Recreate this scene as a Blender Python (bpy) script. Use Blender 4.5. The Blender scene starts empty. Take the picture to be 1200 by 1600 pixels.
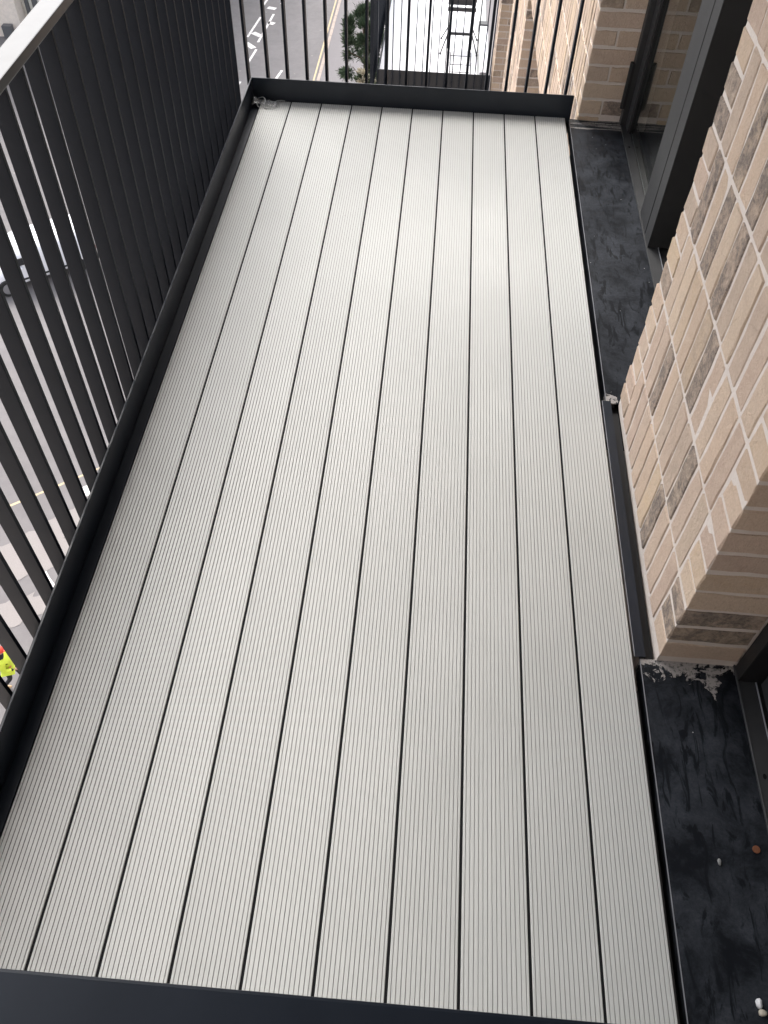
import bpy, bmesh, math, random
from mathutils import Matrix, Vector

rng = random.Random(7)
S = bpy.context.scene
COL = S.collection

# ------------------------------------------------------------------ camera
cam_d = bpy.data.cameras.new('camera')
cam_d.sensor_fit = 'HORIZONTAL'
cam_d.sensor_width = 36.0
cam_d.lens = 1296.51 / 1200.0 * 36.0
cam_d.clip_start = 0.05
cam_d.clip_end = 2000
cam = bpy.data.objects.new('camera', cam_d)
COL.objects.link(cam)
RX = Vector((0.996934, 0.075165, 0.021764))
RY = -Vector((0.072336, -0.779109, -0.622701))
RZ = -Vector((-0.029849, 0.622366, -0.782157))
cam.matrix_world = Matrix(((RX.x, RY.x, RZ.x, 0.875245), (RX.y, RY.y, RZ.y, -0.274466), (RX.z, RY.z, RZ.z, 1.955932), (0, 0, 0, 1)))
S.camera = cam

# ------------------------------------------------------------------ sky, sun, exposure
SUN_EL = math.radians(50)
SUN_DIR = Vector((-0.50, 0.866, 0)).normalized() * math.cos(SUN_EL) + Vector((0, 0, math.sin(SUN_EL)))
W = bpy.data.worlds.new('World')
S.world = W
W.use_nodes = True
wn = W.node_tree.nodes
wl = W.node_tree.links
wn.clear()
wo = wn.new('ShaderNodeOutputWorld')
wb = wn.new('ShaderNodeBackground')
ws = wn.new('ShaderNodeTexSky')
ws.sky_type = 'NISHITA'
ws.sun_disc = False
ws.sun_elevation = SUN_EL
ws.sun_rotation = math.atan2(SUN_DIR.x, SUN_DIR.y)
ws.air_density = 1.0
ws.dust_density = 4.0
wh = wn.new('ShaderNodeHueSaturation')           # overcast: the blue washed out
wh.inputs['Saturation'].default_value = 0.36
wl.new(ws.outputs[0], wh.inputs['Color'])
wl.new(wh.outputs[0], wb.inputs['Color'])
wb.inputs['Strength'].default_value = 0.15
wl.new(wb.outputs[0], wo.inputs['Surface'])

sun_d = bpy.data.lights.new('sun', 'SUN')
sun_d.energy = 0.75
sun_d.angle = math.radians(28)
sun_d.color = (1.0, 0.965, 0.92)
sun = bpy.data.objects.new('sun', sun_d)
COL.objects.link(sun)
sun.rotation_euler = SUN_DIR.to_track_quat('Z', 'Y').to_euler()

S.view_settings.view_transform = 'Standard'
S.view_settings.look = 'None'
S.view_settings.gamma = 1.0
S.view_settings.exposure = 1.54
S.cycles.use_denoising = True
S.cycles.denoising_input_passes = 'RGB_ALBEDO_NORMAL'
S.cycles.max_bounces = 8

# ------------------------------------------------------------------ helpers
def tag(o, label=None, cat=None, group=None, kind=None):
    if label: o['label'] = label
    if cat: o['category'] = cat
    if group: o['group'] = group
    if kind: o['kind'] = kind
    return o

def empty(name, loc=(0, 0, 0)):
    o = bpy.data.objects.new(name, None)
    o.location = loc
    COL.objects.link(o)
    return o

def link(name, me, parent=None, loc=(0, 0, 0), rz=0.0):
    o = bpy.data.objects.new(name, me)
    o.location = loc
    o.rotation_euler = (0, 0, rz)
    COL.objects.link(o)
    if parent is not None: o.parent = parent
    return o

class MB:
    def __init__(self): self.v = []; self.f = []
    def box(self, x0, x1, y0, y1, z0, z1):
        b = len(self.v)
        self.v += [(x0,y0,z0),(x1,y0,z0),(x1,y1,z0),(x0,y1,z0),(x0,y0,z1),(x1,y0,z1),(x1,y1,z1),(x0,y1,z1)]
        self.f += [(b,b+3,b+2,b+1),(b+4,b+5,b+6,b+7),(b,b+1,b+5,b+4),(b+1,b+2,b+6,b+5),(b+2,b+3,b+7,b+6),(b+3,b,b+4,b+7)]
        return self
    def poly(self, pts):
        b = len(self.v); self.v += [tuple(p) for p in pts]; self.f.append(tuple(range(b, b+len(pts)))); return self
    def prism(self, pts, z0, z1):
        n = len(pts); b = len(self.v)
        self.v += [(p[0],p[1],z0) for p in pts] + [(p[0],p[1],z1) for p in pts]
        self.f += [tuple(range(b+n, b+2*n)), tuple(range(b+n-1, b-1, -1))]
        for i in range(n):
            j = (i+1) % n; self.f.append((b+i, b+j, b+n+j, b+n+i))
        return self
    def tube(self, a, c, r, n=6, r2=None):
        a = Vector(a); c = Vector(c); d = (c-a).normalized(); r2 = r if r2 is None else r2
        u = d.orthogonal().normalized(); w = d.cross(u); b = len(self.v)
        for q, rr in ((a, r), (c, r2)):
            for i in range(n):
                t = 2*math.pi*i/n
                self.v.append(tuple(q + u*math.cos(t)*rr + w*math.sin(t)*rr))
        for i in range(n):
            j = (i+1) % n; self.f.append((b+i, b+j, b+n+j, b+n+i))
        self.f += [tuple(range(b+n-1, b-1, -1)), tuple(range(b+n, b+2*n))]
        return self
    def mesh(self, name, mat, bevel=0.0, seg=1, smooth=False):
        me = bpy.data.meshes.new(name)
        me.from_pydata(self.v, [], self.f)
        bm = bmesh.new(); bm.from_mesh(me)
        bmesh.ops.recalc_face_normals(bm, faces=bm.faces)
        if bevel > 0:
            bmesh.ops.bevel(bm, geom=list(bm.edges), offset=bevel, segments=seg, affect='EDGES', profile=0.6)
        bm.to_mesh(me); bm.free()
        if smooth:
            for p in me.polygons: p.use_smooth = True
        me.materials.append(mat)
        return me
    def build(self, name, mat, parent=None, bevel=0.0, seg=1, smooth=False, loc=(0,0,0), rz=0.0):
        return link(name, self.mesh(name, mat, bevel, seg, smooth), parent, loc, rz)

def box(name, mat, parent, x0, x1, y0, y1, z0, z1, bevel=0.0, seg=1):
    return MB().box(x0, x1, y0, y1, z0, z1).build(name, mat, parent, bevel, seg)

# ------------------------------------------------------------------ materials
class NT:
    def __init__(self, name):
        self.m = bpy.data.materials.new(name); self.m.use_nodes = True
        self.t = self.m.node_tree; self.n = self.t.nodes
        self.b = self.n['Principled BSDF']
        self.tc = None
    def new(self, typ, **kw):
        x = self.n.new(typ)
        for k, v in kw.items():
            if k in x.inputs: x.inputs[k].default_value = v
            else: setattr(x, k, v)
        return x
    def L(self, a, b): self.t.links.new(a, b)
    def coord(self, which='Object', scale=None):
        if self.tc is None: self.tc = self.new('ShaderNodeTexCoord')
        o = self.tc.outputs[which]
        if scale is not None:
            mp = self.new('ShaderNodeMapping'); mp.inputs['Scale'].default_value = scale
            self.L(o, mp.inputs['Vector']); o = mp.outputs[0]
        return o
    def noise(self, vec, scale, detail=4, rough=0.55, dist=0.0):
        x = self.new('ShaderNodeTexNoise'); x.inputs['Scale'].default_value = scale
        x.inputs['Detail'].default_value = detail; x.inputs['Roughness'].default_value = rough
        x.inputs['Distortion'].default_value = dist
        if vec is not None: self.L(vec, x.inputs['Vector'])
        return x.outputs['Fac']
    def ramp(self, fac, stops):
        r = self.new('ShaderNodeValToRGB')
        e = r.color_ramp.elements
        while len(e) < len(stops): e.new(0.5)
        for i, (p, c) in enumerate(stops):
            e[i].position = p
            e[i].color = (c, c, c, 1) if isinstance(c, (int, float)) else (*c, 1)
        self.L(fac, r.inputs[0]); return r.outputs[0]
    def mix(self, fac, a, b, typ='MIX'):
        x = self.new('ShaderNodeMix'); x.data_type = 'RGBA'; x.blend_type = typ
        for sock, val in ((x.inputs[0], fac), (x.inputs[6], a), (x.inputs[7], b)):
            if isinstance(val, bpy.types.NodeSocket): self.L(val, sock)
            elif isinstance(val, (int, float)): sock.default_value = val
            else: sock.default_value = (*val, 1)
        return x.outputs[2]
    def math(self, op, a, b=0.0, c=0.0):
        x = self.new('ShaderNodeMath', operation=op)
        for i, v in enumerate((a, b, c)):
            if isinstance(v, bpy.types.NodeSocket): self.L(v, x.inputs[i])
            else: x.inputs[i].default_value = v
        return x.outputs[0]
    def bump(self, h, strength, dist):
        b = self.new('ShaderNodeBump'); b.inputs['Strength'].default_value = strength; b.inputs['Distance'].default_value = dist
        self.L(h, b.inputs['Height']); self.L(b.outputs[0], self.b.inputs['Normal']); return b
    def col(self, s):
        if isinstance(s, bpy.types.NodeSocket): self.L(s, self.b.inputs['Base Color'])
        else: self.b.inputs['Base Color'].default_value = (*s, 1)
    def set(self, **kw):
        for k, v in kw.items():
            k = k.replace('_', ' ')
            if isinstance(v, bpy.types.NodeSocket): self.L(v, self.b.inputs[k])
            else: self.b.inputs[k].default_value = v
        return self.m

def plain(name, c, rough=0.6, metal=0.0, spec=0.5):
    t = NT(name); t.col(c); return t.set(Roughness=rough, Metallic=metal, **{'Specular_IOR_Level': spec})

def powder(name, c, r0=0.34, r1=0.48, spec=0.5):
    t = NT(name)
    co = t.coord('Object')
    n = t.noise(co, 9.0, 5, 0.6)
    d = t.noise(co, 2.1, 4, 0.65, 0.6)
    base = t.mix(t.ramp(d, [(0.45, 0.0), (0.75, 0.5)]), c, tuple(x*1.6 + 0.006 for x in c))
    t.col(base)
    r = t.new('ShaderNodeMapRange'); t.L(n, r.inputs[0]); r.inputs[3].default_value = r0; r.inputs[4].default_value = r1
    fine = t.noise(co, 900.0, 2)
    t.bump(fine, 0.06, 0.0006)
    return t.set(Roughness=r.outputs[0], Specular_IOR_Level=spec)

M = {}
M['metal'] = powder('dark_powder_coat', (0.0088, 0.0128, 0.0205), 0.32, 0.44, 0.4)
M['bar'] = powder('dark_bar_coat', (0.0100, 0.0138, 0.0210), 0.42, 0.55, 0.16)
M['frame'] = powder('door_frame_coat', (0.028, 0.029, 0.031), 0.45, 0.58)
M['black'] = plain('black_void', (0.006, 0.006, 0.007), 0.8, 0, 0.2)
def rail_mat():
    t = NT('handrail_coat'); co = t.coord('Object')
    d = t.ramp(t.noise(co, 7.0, 6, 0.65, 0.8), [(0.35, 0.0), (0.7, 1.0)])
    t.col(t.mix(d, (0.010, 0.0125, 0.017), (0.030, 0.032, 0.037)))
    t.b.inputs['IOR'].default_value = 1.5
    t.b.inputs['Coat Weight'].default_value = 0.25
    t.b.inputs['Coat Roughness'].default_value = 0.16
    t.b.inputs['Coat IOR'].default_value = 1.5
    t.bump(t.noise(co, 30.0, 4), 0.012, 0.002)
    return t.set(Roughness=t.mix(d, (0.30, 0.30, 0.30), (0.44, 0.44, 0.44)), Specular_IOR_Level=0.4)
M['rail'] = rail_mat()
M['edge'] = plain('pale_edge', (0.32, 0.33, 0.36), 0.4, 0.3)  # pale edge colour; on the sills it paints the sky glint
M['clad'] = plain('dark_grey_cladding', (0.05, 0.052, 0.058), 0.5)
M['rubber'] = plain('black_rubber', (0.009, 0.009, 0.010), 0.55)

def deck_mat():
    t = NT('deck_coat')
    co = t.coord('Object')
    inf = t.new('ShaderNodeObjectInfo')
    off = t.new('ShaderNodeVectorMath', operation='ADD')
    sc = t.new('ShaderNodeVectorMath', operation='SCALE'); sc.inputs[3].default_value = 37.0
    cx = t.new('ShaderNodeCombineXYZ'); t.L(inf.outputs['Random'], cx.inputs[0]); t.L(inf.outputs['Random'], cx.inputs[1])
    t.L(cx.outputs[0], sc.inputs[0]); t.L(co, off.inputs[0]); t.L(sc.outputs[0], off.inputs[1])
    v = off.outputs[0]
    big = t.noise(v, 1.7, 4, 0.6)
    c = t.mix(t.ramp(big, [(0.3, 0.0), (0.75, 1.0)]), (0.44, 0.447, 0.432), (0.495, 0.503, 0.488))
    rnd = t.new('ShaderNodeMapRange'); t.L(inf.outputs['Random'], rnd.inputs[0]); rnd.inputs[3].default_value = 0.95; rnd.inputs[4].default_value = 1.03
    c = t.mix(1.0, c, rnd.outputs[0], 'MULTIPLY')
    # faint dusty scuffs and tiny specks
    st = t.new('ShaderNodeMapping'); st.inputs['Scale'].default_value = (30, 4, 1); t.L(v, st.inputs[0])
    scuff = t.ramp(t.noise(st.outputs[0], 1.0, 5, 0.7), [(0.60, 0.0), (0.78, 0.35)])
    c = t.mix(scuff, c, (0.39, 0.38, 0.35))
    vo = t.new('ShaderNodeTexVoronoi'); vo.inputs['Scale'].default_value = 9.0; t.L(v, vo.inputs['Vector'])
    sp = t.ramp(vo.outputs['Distance'], [(0.010, 0.8), (0.022, 0.0)])
    c = t.mix(sp, c, (0.20, 0.17, 0.13))
    t.col(c)
    r = t.new('ShaderNodeMapRange'); t.L(big, r.inputs[0]); r.inputs[3].default_value = 0.52; r.inputs[4].default_value = 0.66
    t.bump(t.noise(v, 600.0, 2), 0.05, 0.0005)
    return t.set(Roughness=r.outputs[0])
M['deck'] = deck_mat()
M['groove'] = plain('groove_shade', (0.27, 0.267, 0.255), 0.7, 0, 0.3)  # groove shade put into a darker colour, keeps the lines crisp

def brick_mat():
    t = NT('handmade_brick')
    inf = t.new('ShaderNodeObjectInfo'); geo = t.new('ShaderNodeNewGeometry')
    r1 = t.math('FRACT', t.math('ADD', t.math('MULTIPLY', inf.outputs['Random'], 13.7), t.math('MULTIPLY', geo.outputs['Random Per Island'], 7.31)))
    r2 = t.math('FRACT', t.math('MULTIPLY', r1, 57.3))
    r3 = t.math('FRACT', t.math('MULTIPLY', r1, 191.7))
    co = t.coord('Object')
    cx = t.new('ShaderNodeCombineXYZ'); t.L(r1, cx.inputs[0]); t.L(r2, cx.inputs[1]); t.L(r3, cx.inputs[2])
    sc = t.new('ShaderNodeVectorMath', operation='SCALE'); sc.inputs[3].default_value = 40.0; t.L(cx.outputs[0], sc.inputs[0])
    ad = t.new('ShaderNodeVectorMath', operation='ADD'); t.L(co, ad.inputs[0]); t.L(sc.outputs[0], ad.inputs[1])
    v = ad.outputs[0]
    tone = t.ramp(r1, [(0.0, (0.64, 0.50, 0.345)), (0.22, (0.54, 0.415, 0.315)), (0.42, (0.61, 0.47, 0.36)), (0.6, (0.50, 0.38, 0.315)), (0.78, (0.66, 0.53, 0.40)), (0.9, (0.46, 0.37, 0.30)), (1.0, (0.60, 0.46, 0.37))])
    mott = t.noise(v, 26.0, 6, 0.7, 0.4)
    c = t.mix(t.ramp(mott, [(0.35, 0.0), (0.72, 0.75)]), tone, (0.62, 0.50, 0.40))
    sand = t.noise(v, 150.0, 4, 0.7)
    c = t.mix(t.ramp(sand, [(0.35, 0.30), (0.6, 0.0)]), c, (0.38, 0.285, 0.22))
    # burnt bricks: patches of grey-brown on about one in six
    burnt = t.ramp(r2, [(0.83, 0.0), (0.90, 1.0)])
    pat = t.ramp(t.noise(v, 22.0, 7, 0.78, 0.5), [(0.36, 0.25), (0.56, 1.0)])
    dk = t.mix(t.ramp(t.noise(v, 110.0, 5, 0.8), [(0.3, 0.0), (0.7, 1.0)]), (0.10, 0.085, 0.08), (0.34, 0.28, 0.235))
    c = t.mix(t.math('MULTIPLY', burnt, pat), c, dk)
    # pale lime smears
    lime = t.ramp(t.noise(v, 55.0, 6, 0.75, 0.6), [(0.64, 0.0), (0.78, 0.30)])
    c = t.mix(lime, c, (0.60, 0.51, 0.44))
    t.col(c)
    h1 = t.noise(v, 45.0, 6, 0.75, 0.5); h2 = t.noise(v, 330.0, 3, 0.7)
    h = t.math('ADD', t.math('MULTIPLY', h1, 1.0), t.math('MULTIPLY', h2, 0.25))
    t.bump(h, 0.9, 0.009)
    return t.set(Roughness=0.9, Specular_IOR_Level=0.25)
M['brick'] = brick_mat()

def mortar_mat():
    t = NT('lime_mortar')
    co = t.coord('Object')
    c = t.mix(t.noise(co, 40.0, 6, 0.7), (0.60, 0.54, 0.495), (0.72, 0.66, 0.615))
    c = t.mix(t.ramp(t.noise(co, 7.0, 4), [(0.5, 0.0), (0.75, 0.4)]), c, (0.55, 0.48, 0.43))
    t.col(c)
    t.bump(t.noise(co, 130.0, 5, 0.75), 0.8, 0.004)
    return t.set(Roughness=0.95, Specular_IOR_Level=0.2)
M['mortar'] = mortar_mat()

def sill_mat():
    t = NT('dusty_black_flashing')
    g = t.coord('Object')
    n1 = t.noise(g, 7.0, 8, 0.72, 0.35)
    mp = t.new('ShaderNodeMapping'); mp.inputs['Rotation'].default_value = (0, 0, 0.7); mp.inputs['Scale'].default_value = (34, 9, 1); t.L(g, mp.inputs[0])
    n2 = t.noise(mp.outputs[0], 1.0, 7, 0.62, 1.0)
    fi = t.ramp(t.noise(g, 160.0, 4, 0.8), [(0.35, 0.55), (0.65, 1.0)])
    dust = t.math('MULTIPLY', t.math('MULTIPLY', t.ramp(n1, [(0.38, 0.02), (0.62, 1.0)]), fi), t.ramp(n2, [(0.40, 0.0), (0.47, 1.0)]))
    c = t.mix(dust, (0.0060, 0.0074, 0.0100), (0.040, 0.045, 0.055))
    # mortar droppings beside the brick reveals
    sx = t.new('ShaderNodeSeparateXYZ'); t.L(g, sx.inputs[0])
    y = sx.outputs[1]; x = sx.outputs[0]
    rag = t.noise(g, 22.0, 7, 0.7, 0.8)
    rg2 = t.math('MULTIPLY', t.math('SUBTRACT', rag, 0.5), 0.26)
    def band(y0, w):
        d = t.math('ABSOLUTE', t.math('SUBTRACT', y, y0))
        return t.math('LESS_THAN', t.math('ADD', d, rg2), w)
    b1 = band(0.85, 0.022)
    b2 = t.math('MULTIPLY', band(1.85, 0.018), 1.0)
    # one tongue of mortar running out from the reveal
    dx = t.math('ABSOLUTE', t.math('SUBTRACT', x, 1.70)); dy = t.math('ABSOLUTE', t.math('SUBTRACT', y, 0.80))
    tong = t.math('LESS_THAN', t.math('ADD', t.math('ADD', t.math('MULTIPLY', dx, 2.4), dy), rg2), 0.045)
    smp = t.new('ShaderNodeMapping'); smp.inputs['Rotation'].default_value = (0, 0, 0.18); smp.inputs['Scale'].default_value = (4, 95, 1); t.L(g, smp.inputs[0])
    streak = t.ramp(t.noise(smp.outputs[0], 1.0, 4, 0.5, 0.5), [(0.50, 0.0), (0.55, 0.8)])
    b3 = t.math('MULTIPLY', t.math('GREATER_THAN', y, 3.74), streak)
    m = t.math('MINIMUM', t.math('ADD', t.math('ADD', b1, b2), t.math('ADD', tong, b3)), 1.0)
    brk = t.ramp(t.noise(g, 90.0, 4, 0.7), [(0.38, 0.25), (0.5, 1.0)])
    m = t.math('MULTIPLY', m, brk)
    c = t.mix(m, c, (0.36, 0.34, 0.325))
    vo = t.new('ShaderNodeTexVoronoi'); vo.inputs['Scale'].default_value = 24.0; t.L(g, vo.inputs['Vector'])
    gate = t.math('GREATER_THAN', t.noise(g, 9.0, 2), 0.52)
    sp = t.math('MULTIPLY', t.ramp(vo.outputs['Distance'], [(0.025, 1.0), (0.05, 0.0)]), gate)
    c = t.mix(sp, c, (0.35, 0.35, 0.36))
    t.col(c)
    r = t.mix(dust, (0.45, 0.45, 0.45), (0.68, 0.68, 0.68))
    t.bump(t.math('ADD', n1, t.math('MULTIPLY', m, 0.6)), 0.25, 0.004)
    return t.set(Roughness=r, Specular_IOR_Level=0.14)
M['sill'] = sill_mat()

def glass_mat():
    t = NT('door_glass')
    t.col((0.85, 0.93, 0.88))
    t.b.inputs['IOR'].default_value = 2.25
    t.b.inputs['Transmission Weight'].default_value = 1.0
    return t.set(Roughness=0.01)
M['glass'] = glass_mat()
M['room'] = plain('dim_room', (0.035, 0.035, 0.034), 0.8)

def asphalt_mat():
    t = NT('asphalt')
    g = t.coord('Object')
    a = t.noise(g, 0.18, 6, 0.62, 0.6); b = t.noise(g, 2.2, 6, 0.7); f = t.noise(g, 60.0, 3, 0.7)
    c = t.mix(t.ramp(a, [(0.35, 0.0), (0.65, 1.0)]), (0.172, 0.160, 0.160), (0.222, 0.208, 0.206))
    c = t.mix(t.ramp(b, [(0.42, 0.0), (0.72, 0.5)]), c, (0.132, 0.124, 0.125))
    c = t.mix(t.ramp(f, [(0.4, 0.3), (0.65, 0.0)]), c, (0.10, 0.095, 0.095))
    vo = t.new('ShaderNodeTexVoronoi'); vo.inputs['Scale'].default_value = 0.8; t.L(g, vo.inputs['Vector'])
    c = t.mix(t.ramp(vo.outputs['Distance'], [(0.03, 0.6), (0.06, 0.0)]), c, (0.32, 0.29, 0.27))
    t.col(c); t.bump(f, 0.4, 0.01)
    return t.set(Roughness=0.9, Specular_IOR_Level=0.3)
M['asphalt'] = asphalt_mat()

def speckled(name, c0, c1, scale, rough=0.85, fine=30.0):
    t = NT(name); g = t.coord('Object')
    c = t.mix(t.noise(g, scale, 6, 0.65, 0.5), c0, c1)
    f = t.noise(g, fine, 4, 0.7)
    c = t.mix(t.ramp(f, [(0.4, 0.35), (0.6, 0.0)]), c, tuple(x*0.75 for x in c0))
    t.col(c); t.bump(f, 0.3, 0.01)
    return t.set(Roughness=rough, Specular_IOR_Level=0.3)
M['concrete'] = speckled('worn_concrete', (0.235, 0.215, 0.205), (0.29, 0.265, 0.255), 1.2)
M['pavement'] = speckled('pavement_tarmac', (0.18, 0.166, 0.17), (0.225, 0.21, 0.21), 0.4)
M['kerb'] = speckled('kerb_stone', (0.34, 0.28, 0.24), (0.48, 0.40, 0.35), 1.5)
def paint_mat(name, c):
    t = NT(name); g = t.coord('Object')
    w = t.ramp(t.noise(g, 7.0, 6, 0.75), [(0.36, 0.0), (0.46, 1.0)])
    t.col(t.mix(w, (0.22, 0.20, 0.19), c))
    return t.set(Roughness=0.75)
M['white_paint'] = paint_mat('road_white', (0.74, 0.70, 0.68))
M['yellow_paint'] = paint_mat('road_yellow', (0.50, 0.40, 0.24))

# ------------------------------------------------------------------ the setting: ground far below
GZ = -18.0
gnd = MB().poly([(-420, -400, GZ), (420, -400, GZ), (420, 520, GZ), (-420, 520, GZ)]).build('road', M['asphalt'])
tag(gnd, 'grey worn asphalt road far below the balcony', None, kind='structure')
pv = MB().prism([(-5.36, 17.5), (40, 17.5), (40, 120), (-5.42, 120)], GZ, GZ+0.12).build('pavement', M['pavement'])
tag(pv, 'grey tarmac pavement beside the pine tree', None, kind='structure')
kerb = MB()
kerb_e = empty('kerb', (0, 0, GZ)); tag(kerb_e, 'pale stone kerb along the pavement edge', None, kind='structure')
for i in range(60):
    y0 = 18 + i*0.92
    box('kerb_stone', M['kerb'], kerb_e, -5.53, -5.365, y0, y0+0.905, 0, 0.135, 0.012)

def strip(name, pts, w, mat, label, group, z=0.006):
    m = MB()
    for (a, b) in zip(pts[:-1], pts[1:]):
        a = Vector(a); b = Vector(b); d = (b-a).normalized(); n = Vector((-d.y, d.x))*w*0.5
        m.poly([(a.x+n.x, a.y+n.y, 0), (a.x-n.x, a.y-n.y, 0), (b.x-n.x, b.y-n.y, 0), (b.x+n.x, b.y+n.y, 0)])
    o = m.build(name, mat, None, loc=(0, 0, GZ+z))
    tag(o, label, None, None, 'structure')
    return o
WP = M['white_paint']
marks = [((-10.06, 48.80), (-9.78, 51.6)), ((-9.36, 48.2), (-9.10, 52.1)), ((-9.47, 45.5), (-9.30, 47.3)), ((-7.74, 43.6), (-7.53, 44.95)),
         ((-9.90, 53.3), (-9.55, 57.0)), ((-8.9, 53.6), (-8.6, 57.0)), ((-9.66, 42.0), (-9.47, 43.4)), ((-8.1, 38.9), (-7.9, 40.5))]
for a, b in marks:
    strip('road_marking', [a, b], 0.13, WP, 'white painted dash on the road', 'r')
for a, b in [((-9.86, 49.42), (-9.34, 49.02)), ((-10.02, 48.05), (-9.46, 47.42)), ((-9.6, 53.0), (-9.1, 52.85)), ((-9.25, 50.9), (-8.85, 50.75))]:
    strip('road_marking', [a, b], 0.34, WP, 'short white painted bar on the road', 'r')
strip('yellow_line', [(-5.72, 30), (-5.72, 70)], 0.09, M['yellow_paint'], 'faded yellow line beside the kerb', 'y')
strip('yellow_line', [(-18, 9.6), (-9.0, 16.55)], 0.08, M['yellow_paint'], 'thin yellow line crossing the side road', 'y')
strip('road_marking', [(-9.32, 15.45), (-8.75, 15.9)], 0.42, WP, 'white painted patch by the side road', 'r')
strip('road_marking', [(-9.62, 12.72), (-9.28, 12.3), (-9.0, 12.02)], 0.10, WP, 'narrow curved white marking near the site', 'r')

def ragged(cx, cy, rx, ry, ang, n, seed):
    r = random.Random(seed); pts = []
    for i in range(n):
        t = 2*math.pi*i/n
        k = 1 + r.uniform(-0.16, 0.16) + 0.10*math.sin(3*t+seed)
        # squarish outline
        ct, st = math.cos(t), math.sin(t)
        q = (abs(ct)**5 + abs(st)**5)**(-0.2)
        x, y = rx*ct*q*k, ry*st*q*k
        pts.append((cx + x*math.cos(ang)-y*math.sin(ang), cy + x*math.sin(ang)+y*math.cos(ang)))
    return pts
for i, (cx, cy, rx, ry) in enumerate([(-10.0, 10.95, 1.25, 0.42), (-10.2, 13.0, 1.5, 0.75), (-9.0, 14.6, 0.9, 0.45), (-8.7, 12.0, 0.35, 0.2), (-12.6, 12.6, 1.3, 0.7), (-9.1, 11.4, 0.14, 0.2)]):
    o = MB().poly([(p[0], p[1], 0) for p in ragged(cx, cy, rx, ry, 0.6, 46, i+3)]).build('concrete_patch', M['concrete'], loc=(0, 0, GZ+0.010+0.001*i))
    tag(o, 'ragged pale concrete patch in the road', None, None, 'structure')

# ------------------------------------------------------------------ apartment building: brick facade, doors, sills
XF = 1.56            # brick face towards the street
MZ = 0.2350          # soldier course module, three brick courses
CH = MZ/3.0
bld = empty('apartment_building', (1.56, 0, GZ))
tag(bld, 'buff brick apartment building with dark door frames along the balcony', 'building')
def part(o, parent=bld):
    o.parent = parent
    o.matrix_parent_inverse = parent.matrix_basis.inverted()
    return o
def pbox(name, mat, *a, bevel=0.0, seg=1):
    return part(box(name, mat, None, *a, bevel=bevel, seg=seg))

brick_cache = {}
def brick_mesh(w, d, h, var, div=True):
    """a hand-made brick: width w (x), depth d (y, front face at y=0 looking to -y), height h (z), centred in x and z"""
    key = (round(w, 4), round(d, 4), round(h, 4), var)
    if key in brick_cache: return brick_cache[key]
    r = random.Random(hash(key) & 0xffff)
    me = bpy.data.meshes.new('brick')
    bm = bmesh.new()
    bmesh.ops.create_cube(bm, size=1.0)
    for v in bm.verts:
        v.co = Vector((v.co.x*w, (v.co.y+0.5)*d, v.co.z*h))
    bmesh.ops.bevel(bm, geom=list(bm.edges), offset=0.0034, segments=1, affect='EDGES')
    # cut the long direction so that the edges can wander
    ax = 0 if w > h else 2
    L = max(w, h)
    for k in (-0.28, -0.06, 0.2):
        co = Vector((0, 0, 0)); co[ax] = k*L
        no = Vector((0, 0, 0)); no[ax] = 1
        bmesh.ops.bisect_plane(bm, geom=list(bm.verts)+list(bm.edges)+list(bm.faces), plane_co=co, plane_no=no)
    for v in bm.verts:
        v.co += Vector((r.uniform(-1, 1)*0.0022, r.uniform(-1, 1)*0.0013, r.uniform(-1, 1)*0.0022))
    bm.to_mesh(me); bm.free()
    me.materials.append(M['brick'])
    brick_cache[key] = me
    return me

RZF = -math.pi/2     # faces the street (-x)
def put_brick(parent, pos, rz, w, d, h, var=None):
    me = brick_mesh(w, d, h, rng.randrange(5) if var is None else var)
    o = bpy.data.objects.new('brick', me)
    COL.objects.link(o)
    o.parent = parent
    o.matrix_parent_inverse = parent.matrix_world.inverted() if False else Matrix.Translation(-PO[parent.name])
    o.location = pos
    o.rotation_euler = (0, 0, rz + rng.uniform(-0.006, 0.006))
    return o
PO = {}
def wall_core(name, *a):
    o = pbox(name, M['mortar'], *a)
    PO[o.name] = Vector((0, 0, 0))
    return o

class BrickJoin:
    """many bricks too small or too many to be picked apart: one mesh"""
    def __init__(self): self.bm = bmesh.new()
    def add(self, pos, rz, w, d, h):
        me = brick_mesh(w, d, h, rng.randrange(5))
        n0 = len(self.bm.verts)
        self.bm.from_mesh(me)
        self.bm.verts.ensure_lookup_table()
        mat = Matrix.Translation(pos) @ Matrix.Rotation(rz, 4, 'Z')
        for v in self.bm.verts[n0:]: v.co = mat @ v.co
    def build(self, name, parent):
        me = bpy.data.meshes.new(name); self.bm.to_mesh(me); self.bm.free()
        me.materials.append(M['brick'])
        o = link(name, me); part(o, bld); tag(o, kind='stuff'); return o

Z0 = 0.014
J = 0.0125            # joint width
def soldiers(putter, y0, y1, rows, zbase):
    n = max(1, round((y1-y0)/CH)); p = (y1-y0)/n
    for r in rows:
        for i in range(n):
            putter(Vector((XF + rng.uniform(-0.0022, 0.0022), y0+p*(i+0.5), zbase+MZ*(r+0.5))), RZF, p-J+rng.uniform(-0.002, 0.002), 0.05, MZ-J)
def snap(w): return round(w/0.0015)*0.0015

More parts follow.
